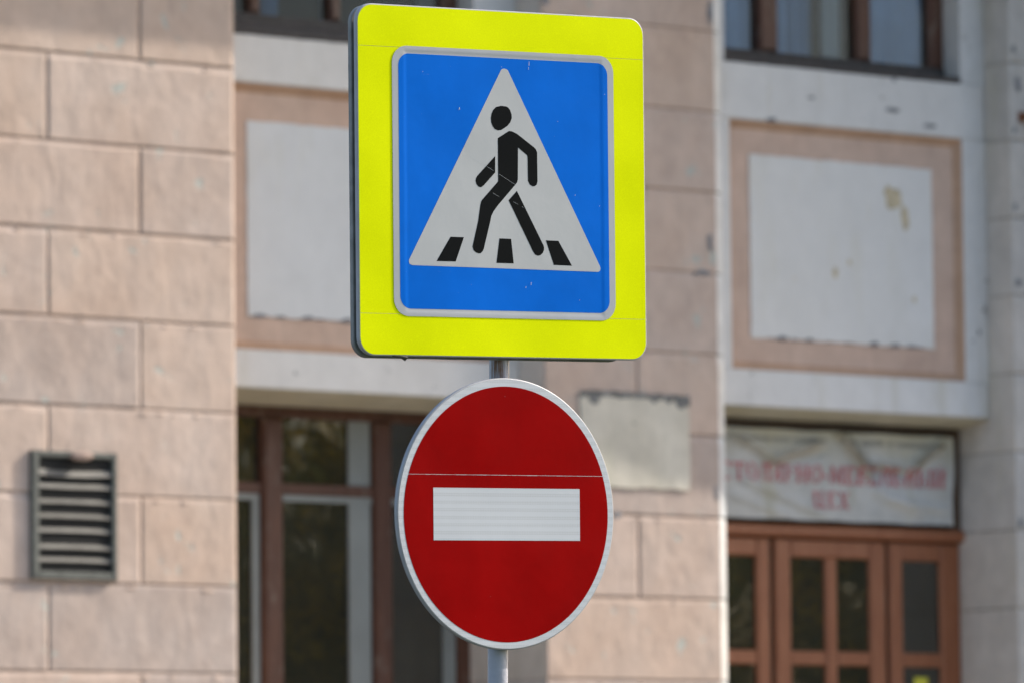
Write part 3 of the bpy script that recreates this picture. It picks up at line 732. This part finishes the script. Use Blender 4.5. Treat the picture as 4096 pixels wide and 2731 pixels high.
PO = empty('signpost', Matrix.Translation(pole_at(0)))
tag(PO, 'round grey painted steel post with rust streaks carrying two road signs', 'post')
m = MB(); zz = [0, .5, 1, 1.5, 2, 2.4, 2.8, 3.2, 3.6, 3.86]
m.tube([pole_at(z) - pole_at(0) for z in zz], .0263, 40); m.build('pole', 'pole', PO)
m = MB(); m.tube([(0, 0, 3.861 - .0), (0, 0, 3.875), (0, 0, 3.885)], [.0275, .0275, .012], 24)
cp = m.build('cap', 'alu_dirty', PO); cp.location = (pole_at(3.861) - pole_at(0)) - Vector((0, 0, 3.861))
m = MB(); m.tube([(0, 0, 0), (0, 0, .03), (0, 0, .06)], [.10, .10, .05], 24); m.build('footing', 'kerb', PO)

def rrect(x0, x1, z0, z1, rad, seg=8):
    pts = []
    for cx, cz, a0 in ((x1 - rad, z0 + rad, -90), (x1 - rad, z1 - rad, 0), (x0 + rad, z1 - rad, 90), (x0 + rad, z0 + rad, 180)):
        for k in range(seg + 1):
            a = R(a0 + 90 * k / seg); pts.append((cx + rad * math.cos(a), cz + rad * math.sin(a)))
    return pts
def plate(m, pts, y0, y1, bev=.0, mi=0, mi_side=None):
    """flat plate with outline pts, front at y0, edges rounded by bev"""
    ms = mi if mi_side is None else mi_side
    cx = sum(q[0] for q in pts) / len(pts); cz = sum(q[1] for q in pts) / len(pts)
    N = len(pts)
    def inset(d):
        out = []
        for k in range(N):
            a, b, c = Vector(pts[k - 1]), Vector(pts[k]), Vector(pts[(k + 1) % N])
            e1 = (b - a).normalized(); e2 = (c - b).normalized(); t = (e1 + e2)
            t = t.normalized() if t.length > 1e-6 else e1
            nrm = Vector((-t.y, t.x)); out.append(b + nrm * d)
        return out
    area = sum(pts[k][0] * pts[(k + 1) % N][1] - pts[(k + 1) % N][0] * pts[k][1] for k in range(N))
    sg = 1 if area > 0 else -1
    rings = [(0, y0)] if not bev else [(bev, y0), (bev * .35, y0 + bev * .3), (0, y0 + bev)]
    loops = [[(q.x, y, q.y) for q in inset(d * sg)] for d, y in rings] + [[(q[0], y1, q[1]) for q in pts]]
    m.poly(loops[0], mi)
    for a in range(len(loops) - 1):
        for k in range(N):
            j = (k + 1) % N; m.poly([loops[a][k], loops[a][j], loops[a + 1][j], loops[a + 1][k]], ms, a < len(loops) - 2)
    m.poly(loops[-1][::-1], ms)

# ---- pedestrian crossing sign on its yellow shield
SH = empty('crossing_sign', frame_of(R(34.318), R(2.047), R(1.402), (-.0171, 15.6914, 3.4791)))
tag(SH, 'blue square pedestrian crossing sign on a fluorescent yellow shield above the round sign', 'road sign')
m = MB(); plate(m, rrect(-.450, .450, -.450, .450, .046), .0, .013, .0025)
m.build('front_panel', 'alu', SH)
m = MB(); plate(m, rrect(-.450, .395, -.4545, .447, .046), .0265, .0405, .0025)
rp = m.build('rear_panel', 'alu_dirty', SH)
m = MB(); m.box(-.40, .38, .0133, .0263, -.40, .40); m.build('spacer', 'black_void', SH)
fl = .4465
zt, zb = .341, -.343
def film_piece(lo, hi, y):
    full = rrect(-fl, fl, -fl, fl, .0435)
    pts = [(a, c) for a, c in full if lo < c < hi]
    # close the strip along its straight edges
    if lo > -fl: pts = pts + [(-fl, lo), (fl, lo)] if hi >= fl else pts
    res = []
    for a, c in full:
        if lo - 1e-9 <= c <= hi + 1e-9: res.append((a, c))
    if lo > -fl and hi >= fl: res = [(fl, lo)] + res + [(-fl, lo)]
    elif hi < fl and lo <= -fl:
        ang = sorted(res, key=lambda q: math.atan2(q[1] + fl * .0 + .2, q[0]))
        right = [q for q in res if q[0] > 0]; left = [q for q in res if q[0] <= 0]
        res = [(-fl, hi)] + left + right + [(fl, hi)]
    elif lo > -fl and hi < fl: res = [(-fl, lo), (fl, lo), (fl, hi), (-fl, hi)]
    m = MB(); m.poly([(a, y, c) for a, c in res])
    for k in range(len(res)):
        a, b = res[k], res[(k + 1) % len(res)]
        m.poly([(a[0], y, a[1]), (b[0], y, b[1]), (b[0], -.0001, b[1]), (a[0], -.0001, a[1])])
    return m.build('yellow_film', 'yellow', SH)
film_piece(zt + .0004, fl, -.0005); film_piece(zb + .0004, zt - .0004, -.0003); film_piece(-fl, zb - .0004, -.0004)

# blue panel: rim stands about a millimetre above the field
BXo, BZo = .0026, -.0016                         # centre of the blue panel on the shield
def bp_h(x, z):
    """height of the panel face: shallow sunk field inside the folded rim"""
    wob = .0022 * mnoise.noise(Vector((x * 3, z * 9, .3)))
    ex = min(1, max(0, (abs(x + wob) - .303) / .009)); ez = min(1, max(0, (abs(z + wob) - .331) / .007))
    return .0011 * max(ex, ez)
def sheet(outline, y, name, mat, step=.012, parent=SH, ox=BXo, oz=BZo):
    """film that follows the panel face, cut to an outline"""
    bm = bmesh.new()
    vs = [bm.verts.new((a, 0, c)) for a, c in outline]; bm.faces.new(vs)
    def cut(no, vals):
        for t in vals:
            gm = bm.verts[:] + bm.edges[:] + bm.faces[:]
            bmesh.ops.bisect_plane(bm, geom=gm, plane_co=Vector((no[0] * t, 0, no[1] * t)), plane_no=Vector((no[0], 0, no[1])), dist=1e-6)
    fx = [q * k for k in (-1, 1) for q in (.299, .303, .3075, .312, .316)]; fz = [q * k for k in (-1, 1) for q in (.328, .331, .3345, .338, .341)]
    xs = [o[0] for o in outline]; zs = [o[1] for o in outline]
    cut((1, 0), [q for q in fx + [k * .045 for k in range(-7, 8)] if min(xs) < q < max(xs)])
    cut((0, 1), [q for q in fz + [k * .045 for k in range(-7, 8)] if min(zs) < q < max(zs)])
    for v in bm.verts: v.co.y = y - bp_h(v.co.x, v.co.z); v.co.x += ox; v.co.z += oz
    for f in bm.faces: f.smooth = True
    bmesh.ops.recalc_face_normals(bm, faces=bm.faces)
    avg = sum((f.normal.y for f in bm.faces))
    if avg > 0: bmesh.ops.reverse_faces(bm, faces=bm.faces)
    me = bpy.data.meshes.new(name); bm.to_mesh(me); bm.free(); me.materials.append(M_[mat])
    o = bpy.data.objects.new(name, me); C.objects.link(o); o.parent = parent; return o
sheet(rrect(-.3468, .3468, -.3468, .3468, .045), -.0006, 'border', 'sign_grey')
sheet(rrect(-.3275, .3275, -.3275, .3275, .032), -.0009, 'blue_field', 'blue')

def on_panel(pts): return [(a - BXo, c - BZo) for a, c in pts]
TRI = [(-.2862, -.2175), (.2953, -.2215), (.3005, -.2185), (.3024, -.2128), (.3011, -.2074), (.0154, .2949), (.0105, .2980), (.0038, .2992), (-.0025, .2980), (-.0064, .2947), (-.2965, -.2038), (-.2972, -.2090), (-.2945, -.2150)]
sheet(on_panel(TRI), -.0012, 'triangle', 'tri_white')
HEAD = [(-.0073, .2021), (.0087, .2011), (.0151, .198), (.0206, .1924), (.0255, .181), (.0259, .171), (.0212, .1601), (.0121, .1506), (.002, .1445), (-.008, .1391), (-.018, .1379), (-.0279, .1409), (-.0348, .1489), (-.0387, .1579), (-.0396, .1686), (-.0374, .1803), (-.0323, .1904), (-.0233, .1982)]
BODY = [(-.0183, .1177), (.0169, .1379), (.0259, .137), (.0419, .131), (.0937, .0987), (.1007, .0932), (.1046, .085), (.1051, .0094), (.1025, .001), (.0965, -.0033), (.0894, -.0041), (.0804, .0003), (.0749, .0101), (.0743, .0715), (.0729, .0764), (.0447, .0954), (.0431, .0124), (.0408, .005), (.0337, -.0027), (-.0219, -.0582), (-.0341, -.0726), (-.0412, -.0851), (-.0439, -.0968), (-.0654, -.17), (-.0691, -.1767), (-.0751, -.1818), (-.0821, -.1826), (-.091, -.1797), (-.0978, -.1741), (-.1007, -.1651), (-.0831, -.1012), (-.0757, -.0597), (-.0726, -.0481), (-.0695, -.0438), (-.0188, .0056)]
ARM = [(-.0272, .0711), (-.0277, .0284), (-.0635, -.0058), (-.0695, -.0101), (-.0745, -.0114), (-.0814, -.0088), (-.0869, -.0032), (-.0892, .005), (-.0877, .0116), (-.0841, .0175)]
LEG = [(.0397, -.0173), (.0134, -.0424), (.0888, -.1736), (.0947, -.1809), (.1037, -.1842), (.1118, -.1825), (.1189, -.177), (.1234, -.1686), (.1235, -.1619), (.1212, -.1554)]
def print_on(pts, name):
    m = MB(); m.poly([(a, -.0015, c) for a, c in pts]); return m.build(name, 'black', SH)
print_on(HEAD, 'figure_head'); print_on(BODY, 'figure_body'); print_on(ARM, 'figure_arm'); print_on(LEG, 'figure_leg')
for q in ([(-.1686, -.1417), (-.127, -.1419), (-.153, -.2051), (-.2121, -.2052)], [(-.0165, -.142), (.0202, -.1422), (.0276, -.2057), (-.0265, -.2057)], [(.1294, -.1432), (.1691, -.1437), (.2114, -.2074), (.1538, -.2067)]):
    print_on(q, 'crossing_stripe')
m = MB()                                         # hairline scratches and flecks in the sheeting
for a, b, c, d in ((-.1063, .0696, -.0332, .0332), (-.0174, .0254, .0343, -.0011), (-.0355, -.0252, -.0157, -.034), (.0281, -.0459, .0431, -.0523), (.055, -.0576, .059, -.0595)):
    L = math.hypot(c - a, d - b); nx, nz = -(d - b) / L * .00022, (c - a) / L * .00022
    m.poly([(a - nx, -.0018, b - nz), (c - nx, -.0018, d - nz), (c + nx, -.0018, d + nz), (a + nx, -.0018, b + nz)])
for a, c, w, h in ((-.1379, .1902, .0016, .0035), (.0814, .3154, .001, .006), (.0798, .3028, .0008, .004), (.0199, .3264, .002, .001), (.0812, -.257, .0012, .004), (.0647, -.2664, .0012, .0025), (.3007, -.0491, .001, .0012), (.2233, -.0229, .0012, .0015), (.1704, .1677, .0008, .001), (-.2499, .2812, .001, .001), (-.0485, .1902, .0007, .001), (.2337, -.2969, .001, .001)):
    m.poly([(a - w, -.0021, c - h), (a + w * .6, -.0021, c - h * .8), (a + w, -.0021, c + h * .7), (a - w * .3, -.0021, c + h)])
tag(m.build('scratch', 'bar_white', SH), kind='stuff')
m = MB(); m.grid([[(-.350, -.001, -.4485), (-.350, .001, -.4515), (-.346, .003, -.4520)], [(-.330, -.001, -.4485), (-.328, .000, -.4525), (-.322, .004, -.4545)], [(-.306, -.001, -.4485), (-.303, -.002, -.4535), (-.3085, .004, -.4625)]], smooth=False)
m.build('torn_tape', 'tape', SH)
def clamp(parent, Mx, y0, zc):
    """band round the post with two bolts, behind a sign"""
    inv = Mx.inverted(); m = MB()
    wz = (Mx @ Vector((0, 0, zc))).z; q = inv @ pole_at(wz)
    m.tube([(q.x, q.y, q.z - .016), (q.x, q.y, q.z + .016)], .0295, 24)
    m.box(q.x - .06, q.x + .06, y0, y0 + .004, q.z - .015, q.z + .015)
    for s in (-.045, .045): m.tube([(q.x + s, y0, q.z), (q.x + s, q.y + .03, q.z)], .005, 8)
    m.build('clamp', 'alu_dirty', parent)
clamp(SH, SH.matrix_world, .043, .25); clamp(SH, SH.matrix_world, .043, -.25)

# ---- round no entry sign
NE = empty('no_entry_sign', frame_of(R(37.176), R(1.780), R(1.246), (-.01748, 15.7133, 2.6263)))
tag(NE, 'round red no entry sign with a white bar, below the square sign', 'road sign')
def circ(rad, n=128): return [(rad * math.cos(2 * math.pi * k / n), rad * math.sin(2 * math.pi * k / n)) for k in range(n)]
m = MB(); plate(m, circ(.351), .0, .010, .003); m.build('disc', 'alu', NE)
m = MB(); m.tube([(0, .0102, 0), (0, .0135, 0)], .3503, 128); m.build('rear_rim', 'alu_dirty', NE)
def annulus(r0, r1, y, name, mat):
    m = MB(); n = 128
    rows = [[(rr * math.cos(2 * math.pi * k / n), y, rr * math.sin(2 * math.pi * k / n)) for k in range(n)] for rr in (r0, r1)]
    m.grid(rows, smooth=False, close=True); return m.build(name, mat, NE)
m = MB(); m.poly([(a, -.0006, c) for a, c in circ(.3472)]); m.build('white_film', 'bar_white', NE)
m = MB(); m.poly([(a - .0005, -.0011, c - .001) for a, c in circ(.3300)]); m.build('red_disc', 'red', NE)
m = MB(); bw, bh = .23665, .0674; m.poly([(-bw, -.0016, -bh - .0012), (bw, -.0016, -bh - .0012), (bw, -.0016, bh - .0012), (-bw, -.0016, bh - .0012)]); m.build('white_bar', 'bar_white', NE)
m = MB(); n = 40                                   # edge of the upper film strip
for k in range(n):
    a, b = -.327 + .654 * k / n, -.327 + .654 * (k + 1) / n
    h0 = .0004 + .0004 * rng.random()
    m.poly([(a, -.0014, .1000 - h0), (b, -.0014, .1000 - h0), (b, -.0014, .1000 + h0 * .6), (a, -.0014, .1000 + h0 * .6)])
m.build('film_seam', 'bar_white', NE)
clamp(NE, NE.matrix_world, .0188, .17); clamp(NE, NE.matrix_world, .0188, -.17)

# ------------------------------------------------------------------ autumn trees across the street (seen in the window glass)
def make_tree(seed, H):
    rg = random.Random(seed)
    T = empty('autumn_tree'); tm = MB()
    tm.tube([(0, 0, 0), (.06, .02, 1.2), (.02, .1, 2.6), (.1, .05, 4.5), (.0, .0, H * .8)], [.24, .18, .16, .11, .03], 10)
    ends = []
    for k in range(16):
        a = k * 2.4; z = 1.7 + k * (H * .68 - 1.7) / 16; L = (1.0 - k / 26) * 2.6
        e = (math.cos(a) * L, math.sin(a) * L, z + L * .75); ends.append(e)
        tm.tube([(.05, .05, z), (e[0] * .5, e[1] * .5, z + L * .3), e], [.07, .045, .015], 6)
    tm.build('trunk', 'bark', T)
    cm = MB(); cl = []
    for k in range(85):
        e = rg.choice(ends) if k < 66 else (0, 0, H * .78); cl.append((Vector(e) + Vector((rg.gauss(0, .55), rg.gauss(0, .55), rg.gauss(0, .6))), rg.uniform(.45, .95), rg.random()))
    for c, rr, yel in cl:
        for j in range(260):
            d = Vector((rg.gauss(0, 1), rg.gauss(0, 1), rg.gauss(0, .8))); d = d.normalized() * rr * rg.random() ** .4
            q = c + d; s = rg.uniform(.035, .075)
            ax = Vector((rg.gauss(0, 1), rg.gauss(0, 1), rg.gauss(0, 1))).normalized(); b2 = ax.orthogonal().normalized(); b3 = ax.cross(b2)
            cm.poly([q - b2 * s, q + b3 * s * .6, q + b2 * s, q - b3 * s * .6], 1 if rg.random() < .05 + .85 * (yel > .68) else 0)
    cm.build('crown', ['leaf_green', 'leaf_yellow'], T)
    return T
def copy_tree(o):
    c = o.copy(); C.objects.link(c)
    for ch in o.children:
        d = ch.copy(); C.objects.link(d); d.parent = c; d.matrix_parent_inverse = Matrix()
    return c
protos = [make_tree(3, 9.4), make_tree(11, 10.0)]
for i, (u, nn, sc, rz) in enumerate(((10.5, 21, 1.0, 0), (14.2, 23.5, 1.0, 0), (17.8, 21.5, .95, 2.1), (21.5, 24, 1.05, 4.0), (25.2, 22, 1.0, 1.2), (29.5, 24, .95, 5.1), (34, 22.5, 1.05, 3.0),
                                     (16, 29, 1.0, .7), (20, 30.5, 1.0, 3.3), (24, 29.5, 1.0, 5.5), (28, 31, 1.05, 1.9), (32.5, 29, 1.0, 4.4), (37, 30.5, 1.05, .3))):
    o = protos[i] if i < 2 else copy_tree(protos[i % 2])
    o.matrix_world = WALL @ Matrix.Translation((u, -nn, .12)) @ Matrix.Rotation(rz, 4, 'Z') @ Matrix.Scale(sc, 4)
    tag(o, 'autumn tree with green and yellow leaves across the street, mirrored in the window glass', 'tree', 'autumn trees across the street')
